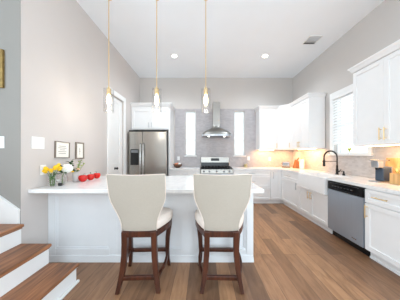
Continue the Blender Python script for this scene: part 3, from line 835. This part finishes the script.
# skirt board on the grey wall
xa = XL - 0.004
xb = -3.2
za = lambda x: 0.715 + (xa - x) * RISE / RUN
poly = [(xa, 0.56), (xa, za(xa)), (xb, za(xb)), (xb, 0.56)]
mb = MB(T)
mb.loft([[(x, YS - 0.018, z) for x, z in poly], [(x, YS - 0.0035, z) for x, z in poly]])
mb.loft([[(xa + .002, YS - 0.026, za(xa)), (xb, YS - 0.026, za(xb)), (xb, YS - 0.026, za(xb) + 0.018), (xa + .002, YS - 0.026, za(xa) + 0.018)], [(xa + .002, YS - 0.0035, za(xa)), (xb, YS - 0.0035, za(xb)), (xb, YS - 0.0035, za(xb) + 0.018), (xa + .002, YS - 0.0035, za(xa) + 0.018)]])
mb.build('skirt_board', M['trim'], t)

# ------------------------------------------------------------------ stools
def make_stool(label):
    t = thing('counter_stool', label, 'bar stool', (0, 0, 0), 0, None)
    half = [(0.168, -0.175), (0.185, -0.13), (0.222, -0.05), (0.255, 0.04), (0.272, 0.12), (0.262, 0.19), (0.225, 0.225), (0.12, 0.237)]
    out = half + [(-x, y) for x, y in half[::-1]]
    def scaled(k, dy=0): return [(x * k, (y - 0.03) * k + 0.03 + dy) for x, y in out]
    MB().loft([[(x, y, 0.503) for x, y in scaled(0.985)], [(x, y, 0.563) for x, y in scaled(0.985)]]).build('seat_frame', M['walnut'], t, bevel=0.006)
    mb = MB()
    mb.loft([[(x, y, z) for x, y in scaled(k)] for z, k in ((0.561, 0.96), (0.57, 1.0), (0.61, 1.03), (0.645, 1.02), (0.668, 0.95), (0.68, 0.80), (0.686, 0.45))])
    mb.build('seat_cushion', M['cream'], t, smooth=True, subd=1)
    # legs
    def leg(pts):
        return MB().loft([[(x - a, y - b, z), (x + a, y - b, z), (x + a, y + b, z), (x - a, y + b, z)] for x, y, z, a, b in pts]).build('leg', M['walnut'], t, bevel=0.005)
    for s in (-1, 1):
        leg([(s * 0.190, -0.200, 0.0, 0.018, 0.018), (s * 0.180, -0.188, 0.05, 0.020, 0.02), (s * 0.165, -0.172, 0.13, 0.023, 0.023), (s * 0.152, -0.16, 0.22, 0.025, 0.025), (s * 0.143, -0.152, 0.33, 0.026, 0.026), (s * 0.139, -0.152, 0.44, 0.026, 0.026), (s * 0.139, -0.158, 0.56, 0.026, 0.026)])
        leg([(s * 0.226, 0.195, 0.0, 0.017, 0.017), (s * 0.214, 0.182, 0.08, 0.019, 0.019), (s * 0.208, 0.172, 0.20, 0.022, 0.022), (s * 0.214, 0.17, 0.34, 0.024, 0.024), (s * 0.228, 0.178, 0.46, 0.026, 0.026), (s * 0.232, 0.185, 0.56, 0.026, 0.026)])
    MB().box(-0.16, 0.16, -0.187, -0.157, 0.105, 0.145).build('footrest', M['walnut'], t, bevel=0.006)
    MB().box(-0.205, 0.205, 0.158, 0.19, 0.175, 0.215).build('footrest', M['walnut'], t, bevel=0.006)
    for s in (-1, 1):
        pts = []
        for k in range(7):
            f = k / 6
            pts.append((s * (0.168 + 0.040 * f + 0.03 * math.sin(PI * f)), -0.17 + 0.34 * f, 0.125 + 0.07 * f))
        MB().loft([[(x - .012, y, z - .017), (x + .012, y, z - .017), (x + .012, y, z + .017), (x - .012, y, z + .017)] for x, y, z in pts]).build('stretcher', M['walnut'], t, bevel=0.004)
    # upholstered back
    prof = [(0.563, 0.164), (0.63, 0.168), (0.68, 0.178), (0.74, 0.20), (0.80, 0.226), (0.855, 0.248), (0.91, 0.259), (1.0, 0.262), (1.06, 0.262), (1.115, 0.262)]
    NC = 10
    rings = []
    for z, hw in prof:
        f = (z - 0.575) / 0.545
        yc = -0.178 - 0.115 * f - 0.02 * f * f
        wing = 0.018 + 0.038 * f
        th = 0.055 - 0.012 * f
        back = []; front = []
        for k in range(NC + 1):
            s = -1 + 2 * k / NC
            zz = z + (0.006 * s * s if z > 1.1 else 0)
            back.append((s * hw, yc + wing * s * s, zz))
            front.append((s * hw * 0.985, yc + wing * s * s + th, zz))
        rings.append(back + front[::-1])
    m = MB(); m.loft(rings)
    b = m.build('backrest', M['linen'], t, smooth=True, bevel=0.010, seg=3)
    # welted piping round the rear face
    z_, hw_ = prof[-1]
    pts = []
    for z, hw in prof:
        f = (z - 0.575) / 0.545; pts.append((-hw, -0.178 - 0.115 * f - 0.02 * f * f + 0.018 + 0.038 * f, z))
    top = []
    for k in range(1, NC):
        s = -1 + 2 * k / NC; f = 1 - 0.005 / 0.545
        top.append((s * 0.262, -0.178 - 0.115 * f - 0.02 * f * f + (0.018 + 0.038 * f) * s * s, 1.115 + 0.006 * s * s))
    path = pts + top + [(-x, y, z) for x, y, z in pts[::-1]]
    path = [(x, y - 0.001, z) for x, y, z in path]
    MB().tube(path, 0.004, 6).build('piping', M['cream'], b, smooth=True)
    return t
s1 = make_stool('linen wing-back counter stool on the left, nearer the fruit and stairs')
s1['group'] = 'counter stools at the peninsula'
s1.location = (-0.615, 1.79, 0); s1.rotation_euler = (0, 0, math.radians(2))
dup(s1, (0.18, 1.79, 0), math.radians(-1), 'linen wing-back counter stool on the right, near the open end of the peninsula')

# ------------------------------------------------------------------ pendants
def make_pendant(label):
    t = thing('pendant_lamp', label, 'pendant light', (0, 0, ZC), 0, 'pendant lights over the peninsula')
    zb = 1.90 - ZC; zt = 2.235 - ZC
    MB().lathe([(0.045, -0.01), (0.045, -0.0005)], n=24).build('ceiling_canopy', M['brass'], t, bevel=0.002)
    MB().tube([(0, 0, -0.02), (0, 0, zt + 0.0)], 0.006, 10).build('rod', M['brass'], t, smooth='auto')
    MB().lathe([(0.012, zt + 0.03), (0.018, zt + 0.012), (0.03, zt + 0.0), (0.03, zt - 0.075), (0.024, zt - 0.08), (0.01, zt - 0.081)], n=20).build('socket', M['brass'], t, smooth='auto')
    R = 0.068; q = 0.003
    MB().lathe([(0.012, zt - 0.002), (R, zt - 0.002), (R, zb), (R - q, zb), (R - q, zt - 0.006), (0.012, zt - 0.006)], n=36, cap=False).build('glass_shade', M['tglass'], t, smooth='auto')
    MB().lathe([(0.012, zt - 0.08), (0.02, zt - 0.105), (0.03, zt - 0.15), (0.028, zt - 0.19), (0.016, zt - 0.225), (0.003, zt - 0.24)], n=18).build('bulb', M['bulb'], t, smooth=True)
    return t
p = make_pendant('leftmost pendant with clear glass cylinder, hung before the pale wall')
YP = 2.45
p.location = ((108.8 - 203) * YP / 170, YP, ZC)
dup(p, ((156.7 - 203) * YP / 170, YP, ZC), 0, 'middle pendant with clear glass cylinder, hung before the fridge cabinets')
dup(p, ((205.8 - 203) * YP / 170, YP, ZC), 0, 'rightmost pendant with clear glass cylinder, hung before the range hood')

for px_ in (108.8, 156.7, 205.8):
    ld = bpy.data.lights.new('pendant_lamp_light', 'POINT'); ld.energy = 2.0; ld.shadow_soft_size = 0.03; ld.color = (1, 0.97, 0.93)
    lo = bpy.data.objects.new('pendant_lamp_light', ld); lo.location = ((px_ - 203) * YP / 170, YP, 1.945); COL.objects.link(lo)

# ------------------------------------------------------------------ ceiling fittings
def downlight(label):
    t = thing('recessed_downlight', label, 'ceiling light', (0, 0, ZC), 0, 'recessed ceiling lights')
    MB().lathe([(0.055, -0.001), (0.085, -0.004), (0.09, -0.001)], n=28, cap=False).build('trim_ring', M['trim'], t, smooth=True)
    MB().lathe([(0.056, -0.0035), (0.056, -0.0005)], n=28).build('lens', M['down'], t)
    return t
d = downlight('round recessed ceiling light at left, above the fridge side')
d.location = (-0.66, 3.92, ZC)
dup(d, (1.43, 3.92, ZC), 0, 'round recessed ceiling light at right, nearer the air vent')
for x in (-0.66, 1.43):
    ld = bpy.data.lights.new('downlight_lamp', 'SPOT'); ld.energy = 45; ld.spot_size = 2.6; ld.spot_blend = 0.8; ld.shadow_soft_size = 0.06; ld.color = (0.86, 0.94, 1.0)
    lo = bpy.data.objects.new('downlight_lamp', ld); lo.location = (x, 3.92, ZC - 0.02); COL.objects.link(lo)
t = thing('ceiling_vent', 'white louvred air vent in the ceiling near the right wall', 'air vent', (2.16, 3.37, ZC))
MB().box(-0.13, 0.13, -0.13, -0.115, -0.012, 0).box(-0.13, 0.13, 0.115, 0.13, -0.012, 0).box(-0.13, -0.115, -0.115, 0.115, -0.012, 0).box(0.115, 0.13, -0.115, 0.115, -0.012, 0).build('frame', M['trim'], t)
MB().box(-0.115, 0.115, 0.04, 0.115, -0.004, -0.001).build('dark_gap', M['slot'], t)
for k in range(7):
    y = -0.10 + k * 0.025
    MB().hexa([(-0.115, y, -0.012), (0.115, y, -0.012), (0.115, y + 0.022, -0.004), (-0.115, y + 0.022, -0.004)], [(-0.115, y, -0.010), (0.115, y, -0.010), (0.115, y + 0.022, -0.002), (-0.115, y + 0.022, -0.002)]).build('louvre', M['trim'], t)

# ------------------------------------------------------------------ switches, outlets
def plate(name, label, loc, rz, w, h, gangs, kind, group=None):
    t = thing(name, label, 'switch' if kind == 's' else 'outlet', loc, rz, group)
    MB().box(-w / 2, w / 2, -0.006, 0, -h / 2, h / 2).build('cover_plate', M['plate'], t, bevel=0.002)
    for k in range(gangs):
        cx = (k - (gangs - 1) / 2) * 0.046
        if kind == 's':
            MB().hexa([(cx - .016, -0.012, -0.033), (cx + .016, -0.012, -0.033), (cx + .016, -0.006, -0.033), (cx - .016, -0.006, -0.033)], [(cx - .016, -0.007, 0.033), (cx + .016, -0.007, 0.033), (cx + .016, -0.006, 0.033), (cx - .016, -0.006, 0.033)]).build('rocker', M['china'], t)
        else:
            for zz in (-0.02, 0.02):
                f = MB().box(cx - .015, cx + .015, -0.008, -0.006, zz - .013, zz + .013).build('socket', M['china'], t, bevel=0.002)
                MB().box(cx - .007, cx - .004, -0.0084, -0.0078, zz - .005, zz + .006).box(cx + .004, cx + .007, -0.0084, -0.0078, zz - .005, zz + .006).build('slots', M['slot'], f)
    return t
plate('light_switch', 'white three-rocker switch plate on the pale left wall', (XL, 1.925, 1.425), PI / 2, 0.15, 0.135, 3, 's')
plate('light_switch', 'white switch plate on the grey stair wall at the photo edge', (-2.095, YS, 1.42), 0, 0.12, 0.12, 2, 's')
plate('wall_outlet', 'white outlet plate low on the left wall behind the yellow tulips', (XL, 1.985, 1.115), PI / 2, 0.072, 0.115, 1, 'o')
plate('wall_outlet', 'white outlet on the tile left of the range, above the bowl', (-0.725, YB - 0.01, 1.17), 0, 0.072, 0.115, 1, 'o')
plate('wall_outlet', 'white outlet on the tile above the yellow candle', (1.35, YB - 0.01, 1.17), 0, 0.072, 0.115, 1, 'o')
plate('wall_outlet', 'white outlet on the tile under the wall cabinet, beside the toaster', (1.98, YB - 0.01, 1.15), 0, 0.072, 0.115, 1, 'o')

# ------------------------------------------------------------------ wall pictures
def picture(label, loc, rz, w, h, fw, fm, kind, tilt=0):
    t = thing('framed_picture', label, 'picture', loc, rz)
    T = Matrix.Rotation(tilt, 4, 'Y')
    mb = MB(T)
    mb.box(-w / 2, -w / 2 + fw, -0.022, 0, -h / 2, h / 2).box(w / 2 - fw, w / 2, -0.022, 0, -h / 2, h / 2).box(-w / 2 + fw, w / 2 - fw, -0.022, 0, h / 2 - fw, h / 2).box(-w / 2 + fw, w / 2 - fw, -0.022, 0, -h / 2, -h / 2 + fw)
    mb.build('frame', fm, t, bevel=0.003)
    f = MB(T).box(-w / 2 + fw, w / 2 - fw, -0.010, -0.002, -h / 2 + fw, h / 2 - fw).build('print', M['paper'], t)
    mb = MB(T)
    if kind == 'lines':
        for k, ww in enumerate((0.5, 0.62, 0.4, 0.62, 0.55)):
            z = h * (0.22 - 0.11 * k); a = (w - 2 * fw) * ww / 2
            mb.box(-a, a, -0.0115, -0.0098, z - 0.003, z + 0.003)
    elif kind == 'sprig':
        mb.box(-0.002, 0.002, -0.0115, -0.0098, -h * .25, h * .18)
        mb.box(-0.015, 0.015, -0.0115, -0.0098, -h * .05, -h * .03)
        mb.box(-0.01, 0.01, -0.0115, -0.0098, h * .08, h * .1)
    else:
        for k in range(5):
            mb.box(w * 0.06, w * 0.38, -0.0115, -0.0098, -h * .35 + k * h * .15, -h * .31 + k * h * .15)
    mb.build('artwork', M['ink'] if kind != 'photo' else M['gold'], f)
    return t
picture('larger square print in a thin weathered frame on the left wall', (XL, 2.25, 1.355), PI / 2, 0.23, 0.215, 0.009, M['framew'], 'lines', 0.03)
picture('small narrow print in a grey wood frame above the apples', (XL, 2.565, 1.35), PI / 2, 0.17, 0.25, 0.018, M['framew'], 'sprig')
picture('antique gold framed picture on the grey stair wall', (-2.255, YS, 2.17), 0, 0.44, 0.39, 0.04, M['gold'], 'photo')

# ------------------------------------------------------------------ flowers and fruit on the peninsula
def vase(label, loc, prof, m, wat=None, th=0.003):
    t = thing('flower_vase', label, 'vase', loc)
    inner = [(max(r - th, 0.002), max(z, 0.006)) for r, z in prof[::-1]]
    MB().lathe(prof + inner, n=26, cap=True).build('vase_body', m, t, smooth=True)
    if wat:
        MB().lathe([(prof[0][0] - th - .002, 0.008), (wat[0], wat[1] * 0.5), (wat[0], wat[1])], n=20).build('water', M['water'], t, smooth='auto')
    return t
V1 = Vector((-1.75, 1.975, CT + .001)); V2 = Vector((-1.74, 2.10, CT + .001)); V3 = Vector((-1.735, 2.32, CT + .001))
vase('clear glass vase of yellow tulips nearest the wall corner', V1, [(0.034, 0), (0.034, 0.01), (0.038, 0.08), (0.045, 0.16)], M['tglass'], (0.034, 0.09))
vase('round clear glass vase holding the white hydrangea', V2, [(0.035, 0), (0.055, 0.03), (0.062, 0.07), (0.05, 0.12), (0.042, 0.14)], M['tglass'], (0.054, 0.08))
vase('pale grey ceramic vase of greenery beside the apples', V3, [(0.034, 0), (0.04, 0.03), (0.042, 0.09), (0.038, 0.14)], mat('pale_grey_glaze', (196, 192, 190), 0.3))
def make_tulip():
    t = thing('tulip', 'yellow tulip', 'flower', (0, 0, 0), 0, 'yellow tulips in the glass vase')
    MB().tube([(0, 0, 0.0), (0.010, 0, 0.09), (0.032, 0, 0.165), (0.044, 0, 0.185)], 0.003, 6).build('stem', M['stem'], t, smooth=True)
    mb = MB(Matrix.Translation((0.044, 0, 0.182)) @ Matrix.Rotation(0.8, 4, 'Y'))
    for k in range(6):
        a = k * PI / 3
        mb.ball((0.010 * math.cos(a), 0.010 * math.sin(a), 0.026), 0.012, 0.012, 0.030, 8, 6)
    mb.ball((0, 0, 0.012), 0.016, 0.016, 0.014, 10, 6)
    mb.build('bloom', M['yellow'], t, smooth=True)
    MB().leaf((0.004, 0, 0.06), (0.04, 0.03, 0.15), 0.02).build('leaf', M['leaf'], t)
    return t
tu = make_tulip()
labs = ['lowest yellow tulip, leaning out toward the camera', 'yellow tulip leaning toward the stairs', 'yellow tulip upright at the back of the vase', 'yellow tulip leaning toward the hydrangea', 'yellow tulip at the front right of the vase', 'yellow tulip tucked against the wall']
for k, (a, sc) in enumerate(((-1.6, 1.0), (-2.2, 0.85), (1.5, 1.12), (1.1, 0.95), (-0.5, 1.05), (-1.0, 0.9))):
    o = tu if k == 0 else dup(tu, (0, 0, 0), 0)
    o.location = V1 + Vector((0.012 * math.cos(a), 0.012 * math.sin(a), 0.012)); o.rotation_euler = (0, 0, a); o.scale = (min(sc, 1.0), min(sc, 1), sc)
    o['label'] = labs[k]
# hydrangea
t = thing('hydrangea', 'large round white hydrangea bloom with dark green leaves', 'flower', V2)
MB().tube([(0, 0, 0.012), (0.0, 0.0, 0.10), (0.03, 0.012, 0.17)], 0.004, 6).build('stem', M['stem'], t)
mb = MB()
for k in range(90):
    z = 1 - 2 * (k + .5) / 90; a = k * 2.399963; r = math.sqrt(1 - z * z)
    d_ = Vector((r * math.cos(a), r * math.sin(a), z * 0.9)) * 0.052
    mb.ball((0.045 + d_.x, 0.02 + d_.y, 0.20 + d_.z), 0.0125, 0.0125, 0.0095, 6, 4)
mb.ball((0.045, 0.02, 0.20), 0.048, 0.048, 0.042)
mb.build('bloom', M['white'], t, smooth=True)
for b, e in (((0, 0, 0.14), (-0.06, -0.05, 0.215)), ((0, 0, 0.14), (0.0, -0.08, 0.175)), ((0, 0, 0.14), (0.09, -0.05, 0.14)), ((0, 0, 0.15), (-0.03, -0.02, 0.26)), ((0, 0, 0.15), (0.03, -0.06, 0.245)), ((0, 0, 0.13), (-0.04, -0.06, 0.13))):
    MB().leaf(b, e, 0.05).build('leaf', M['leaf'], t)
# greenery sprays
rr = random.Random(3)
for i, (lab, tips, m) in enumerate((('leafy green spray with yellow-green tips leaning over the apples', [(0.05, -0.02, 0.27), (0.08, 0.03, 0.24), (0.02, 0.05, 0.28)], 'leafp'),
                                    ('dark green leafy spray rising behind the hydrangea', [(-0.06, -0.03, 0.27), (-0.02, -0.04, 0.29), (-0.08, 0.01, 0.25)], 'leaf'))):
    t = thing('foliage_spray', lab, 'foliage', V3 + Vector((0.008 * (1 - 2 * i), 0, 0)))
    for tp in tips:
        tp = Vector(tp)
        f = MB().tube([(0, 0, 0.01), (tp.x * .2, tp.y * .2, 0.12), tuple(tp)], 0.002, 5).build('stem', M['stem'], t)
        for k in range(7):
            q = 0.45 + 0.09 * k
            b = Vector((tp.x * .2, tp.y * .2, 0.12)).lerp(tp, min(1, max(0, (q - .4) / .6)))
            a = rr.uniform(0, 2 * PI)
            e = b + Vector((0.05 * math.cos(a), 0.035 * math.sin(a), 0.01 + rr.uniform(0, .02)))
            MB().leaf(b, e, 0.030).build('leaf', M[m], f)
for i, (dx, dy, z, r, m, lab) in enumerate(((0.0, -0.065, 0.145, 0.021, 'yellow', 'single yellow blossom on the front rim of the grey vase'), (0.045, -0.02, 0.175, 0.020, 'peach', 'peach coloured blossom leaning right from the grey vase'))):
    t = thing('blossom', lab, 'flower', V3)
    MB().tube([(0, 0, 0.02), (0, 0, 0.13), (dx, dy, z)], 0.002, 5).build('stem', M['stem'], t)
    mb = MB()
    for k in range(8):
        a = k * PI / 4
        mb.ball((dx + r * .6 * math.cos(a), dy + r * .6 * math.sin(a), z), r * .5, r * .5, r * .4, 8, 5)
    mb.ball((dx, dy, z + .004), r * .5).build('petals', M[m], t, smooth=True)
def make_apple():
    t = thing('apple', 'x', 'fruit', (0, 0, 0), 0, 'red fruit on the peninsula')
    R = 0.044
    prof = [(0.006, 0.006), (0.020, 0.001), (0.034, 0.012), (0.043, 0.030), (0.046, 0.048), (0.041, 0.066), (0.028, 0.077), (0.014, 0.077), (0.004, 0.068)]
    MB().lathe(prof, n=22).build('flesh', M['red'], t, smooth=True)
    MB().tube([(0, 0, 0.066), (0.003, 0, 0.08), (0.009, 0, 0.092)], 0.0018, 6).build('stalk', M['stem'], t)
    MB().leaf((0.004, 0, 0.082), (0.03, 0.012, 0.1), 0.016).build('leaf', M['leaf'], t)
    return t
ap = make_apple()
for k, (x, y, a, lab) in enumerate(((-1.655, 2.345, 0, 'largest and nearest red fruit, by the grey vase'), (-1.645, 2.49, 2, 'middle red fruit of the row'), (-1.66, 2.66, 4, 'red fruit at the far end, nearest the stool back'))):
    o = ap if k == 0 else dup(ap, (0, 0, 0))
    o.location = (x, y, CT); o.rotation_euler = (0, 0, a); o.scale = (1.2, 1.2, 1.15) if k == 0 else (1.1, 1.1, 1.08); o['label'] = lab
# little dark box card beside the vase
tag(MB().box(-0.018, 0.018, -0.012, 0.012, 0, 0.035).build('tea_light_box', M['slot'], bevel=0.002), 'tiny dark grey box between the tulip and hydrangea vases', 'box', loc=(-1.705, 2.03, CT))

# ------------------------------------------------------------------ objects on the back counter
t = thing('fruit_bowl', 'brown bronze bowl on the counter beside the fridge', 'bowl', (-0.70, 4.72, CT))
MB().lathe([(0.05, 0), (0.06, 0.006), (0.11, 0.05), (0.128, 0.10), (0.122, 0.10), (0.105, 0.055), (0.05, 0.014)], n=26).build('bowl_shell', M['bronze'], t, smooth=True)
oc = MB().ball((0, 0, 0), 0.042).build('orange', M['orange'], smooth=True)
tag(oc, 'orange fruit at the left in the bronze bowl', 'fruit', 'fruit in the bronze bowl', loc=(-0.745, 4.70, CT + 0.088))
c = oc.copy(); COL.objects.link(c); c.location = (-0.70, 4.77, CT + 0.10); c['label'] = 'orange fruit at the back in the bronze bowl'
tag(MB().ball((0, 0, 0), 0.04, 0.04, 0.045).build('garlic_bulb', M['white'], smooth=True), 'white garlic bulb at the right in the bronze bowl', 'garlic', 'fruit in the bronze bowl', loc=(-0.65, 4.69, CT + 0.092))
t = thing('candle', 'pale yellow candle jar right of the range', 'candle', (1.23, 4.90, CT))
MB().lathe([(0.05, 0), (0.05, 0.085), (0.042, 0.085)], n=20).build('wax', M['candle'], t, smooth='auto')
MB().lathe([(0.055, 0), (0.055, 0.13), (0.052, 0.13), (0.052, 0.0)], n=24, cap=False).build('glass_jar', M['glass'], t, smooth='auto')
MB().tube([(0, 0, 0.08), (0, 0, 0.1)], 0.002, 6).build('wick', M['slot'], t)
t = thing('toaster', 'chrome toaster in the back corner under the cabinets', 'toaster', (2.36, 4.83, CT), -0.5)
MB().box(-0.10, 0.10, -0.075, 0.075, 0.02, 0.165).build('shell', M['chrome'], t, bevel=0.025, seg=4)
MB().box(-0.105, 0.105, -0.08, 0.08, 0.0, 0.03).build('base', M['mblack'], t, bevel=0.006)
MB().box(-0.075, 0.075, -0.04, -0.015, 0.163, 0.1665).box(-0.075, 0.075, 0.015, 0.04, 0.163, 0.1665).build('bread_slots', M['slot'], t)
MB().box(-0.118, -0.098, -0.015, 0.015, 0.10, 0.115).build('lever', M['mblack'], t)
t = thing('knife_block', 'orange-brown wooden knife block in the counter corner', 'knife block', (2.50, 4.56, CT), -2.4)
MB().loft([[(-0.045, -0.08, 0), (0.045, -0.08, 0), (0.045, 0.07, 0), (-0.045, 0.07, 0)], [(-0.045, -0.02, 0.23), (0.045, -0.02, 0.23), (0.045, 0.13, 0.15), (-0.045, 0.13, 0.15)]]).build('block', M['block'], t, bevel=0.004)
for i, (x, y) in enumerate(((-0.025, 0.02), (0.0, 0.02), (0.025, 0.02), (-0.02, 0.08), (0.02, 0.08))):
    z = 0.22 - (y + .02) * 0.53
    MB().tube([(x, y, z), (x, y + 0.045, z + 0.085)], 0.009, 8).build('knife_handle', M['mblack'] if i % 2 else M['block'], t, smooth='auto')
t = thing('paper_towel_roll', 'white paper towel roll on a stand beside the knife block', 'paper towel', (2.50, 4.30, CT))
MB().lathe([(0.065, 0), (0.065, 0.008)], n=22).build('stand', M['board'], t)
MB().lathe([(0.055, 0.01), (0.055, 0.25)], n=26).build('roll', M['paper'], t, smooth='auto')
MB().tube([(0, 0, 0.24), (0, 0, 0.285)], 0.008, 8).build('peg', M['board'], t)
# plant on sill
t = thing('potted_sprout', 'tiny yellow-green sprout in a small pot on the sink window sill', 'plant', (XR + 0.0, 3.10, 1.30))
MB().lathe([(0.018, 0), (0.024, 0.04), (0.02, 0.04)], n=14).build('pot', M['china'], t, smooth='auto')
for k in range(8):
    a = k * PI / 4 + .3
    MB().leaf((0, 0, 0.035), (0.04 * math.cos(a), 0.06 * math.sin(a), 0.10 + .01 * (k % 3)), 0.034).build('leaf', M['sprout'], t)

# ------------------------------------------------------------------ right counter, near end
t = thing('coffee_machine', 'silver and slate pod coffee machine on the right counter', 'coffee machine', (2.41, 2.30, CT), -PI / 2)
MB().box(-0.06, 0.06, -0.115, 0.10, 0.0, 0.018).build('drip_tray', M['steel'], t, bevel=0.005)
MB().box(-0.055, 0.055, -0.03, 0.085, 0.018, 0.195).build('body', M['slate'], t, bevel=0.01, seg=3)
MB().box(-0.05, 0.05, 0.086, 0.10, 0.018, 0.21).build('back_panel', M['steel'], t, bevel=0.003)
MB().box(-0.052, 0.052, -0.095, -0.015, 0.196, 0.285).build('head', M['steel'], t, bevel=0.01, seg=3)
MB().box(-0.058, 0.058, -0.115, 0.03, 0.285, 0.303).build('lid', M['chrome'], t, bevel=0.006)
MB().lathe([(0.012, 0.165), (0.018, 0.18), (0.018, 0.198)], (0, -0.06, 0), n=14).build('spout', M['mblack'], t, smooth='auto')
t = thing('cutting_board', 'honey wood cutting board leaning against the tile behind the coffee machine', 'cutting board', (2.585, 2.31, CT))
Tl = Matrix.Rotation(math.radians(9), 4, 'Y')
mb = MB(Tl); mb.box(0, 0.02, -0.14, 0.14, 0.0, 0.33); mb.build('board', M['board'], t, bevel=0.006)
MB(Tl).tube([(-0.004, 0.09, 0.29), (-0.004, 0.09, 0.30)], 0.012, 10).build('hanging_hole', M['slot'], t)
t = thing('wooden_crate', 'honey wood box holding pale dried leaves at the right photo edge', 'box', (2.46, 2.10, CT))
mb = MB().box(-0.08, 0.08, -0.07, 0.07, 0, 0.012)
mb.box(-0.08, -0.07, -0.07, 0.07, .012, 0.14).box(0.07, 0.08, -0.07, 0.07, .012, 0.14).box(-0.07, 0.07, -0.07, -0.06, .012, 0.14).box(-0.07, 0.07, 0.06, 0.07, .012, 0.14)
mb.build('crate_body', M['board'], t, bevel=0.002)
t = thing('dried_leaves', 'pale gold dried leaves standing in the wooden box', 'dried plant', (2.46, 2.10, CT + 0.013))
for k in range(12):
    a = k * 2.4; r = 0.03 + 0.004 * k
    e = (r * 1.3 * math.cos(a), r * 1.3 * math.sin(a), 0.17 + 0.008 * (k % 5))
    MB().tube([(0, 0, 0.0), (e[0] * .4, e[1] * .4, 0.10), (e[0] * .8, e[1] * .8, e[2] - .03)], 0.0018, 5).build('stem', M['leafp'], t)
    MB().leaf((e[0] * .7, e[1] * .7, e[2] - .04), e, 0.03).build('leaf', M['candle'], t)
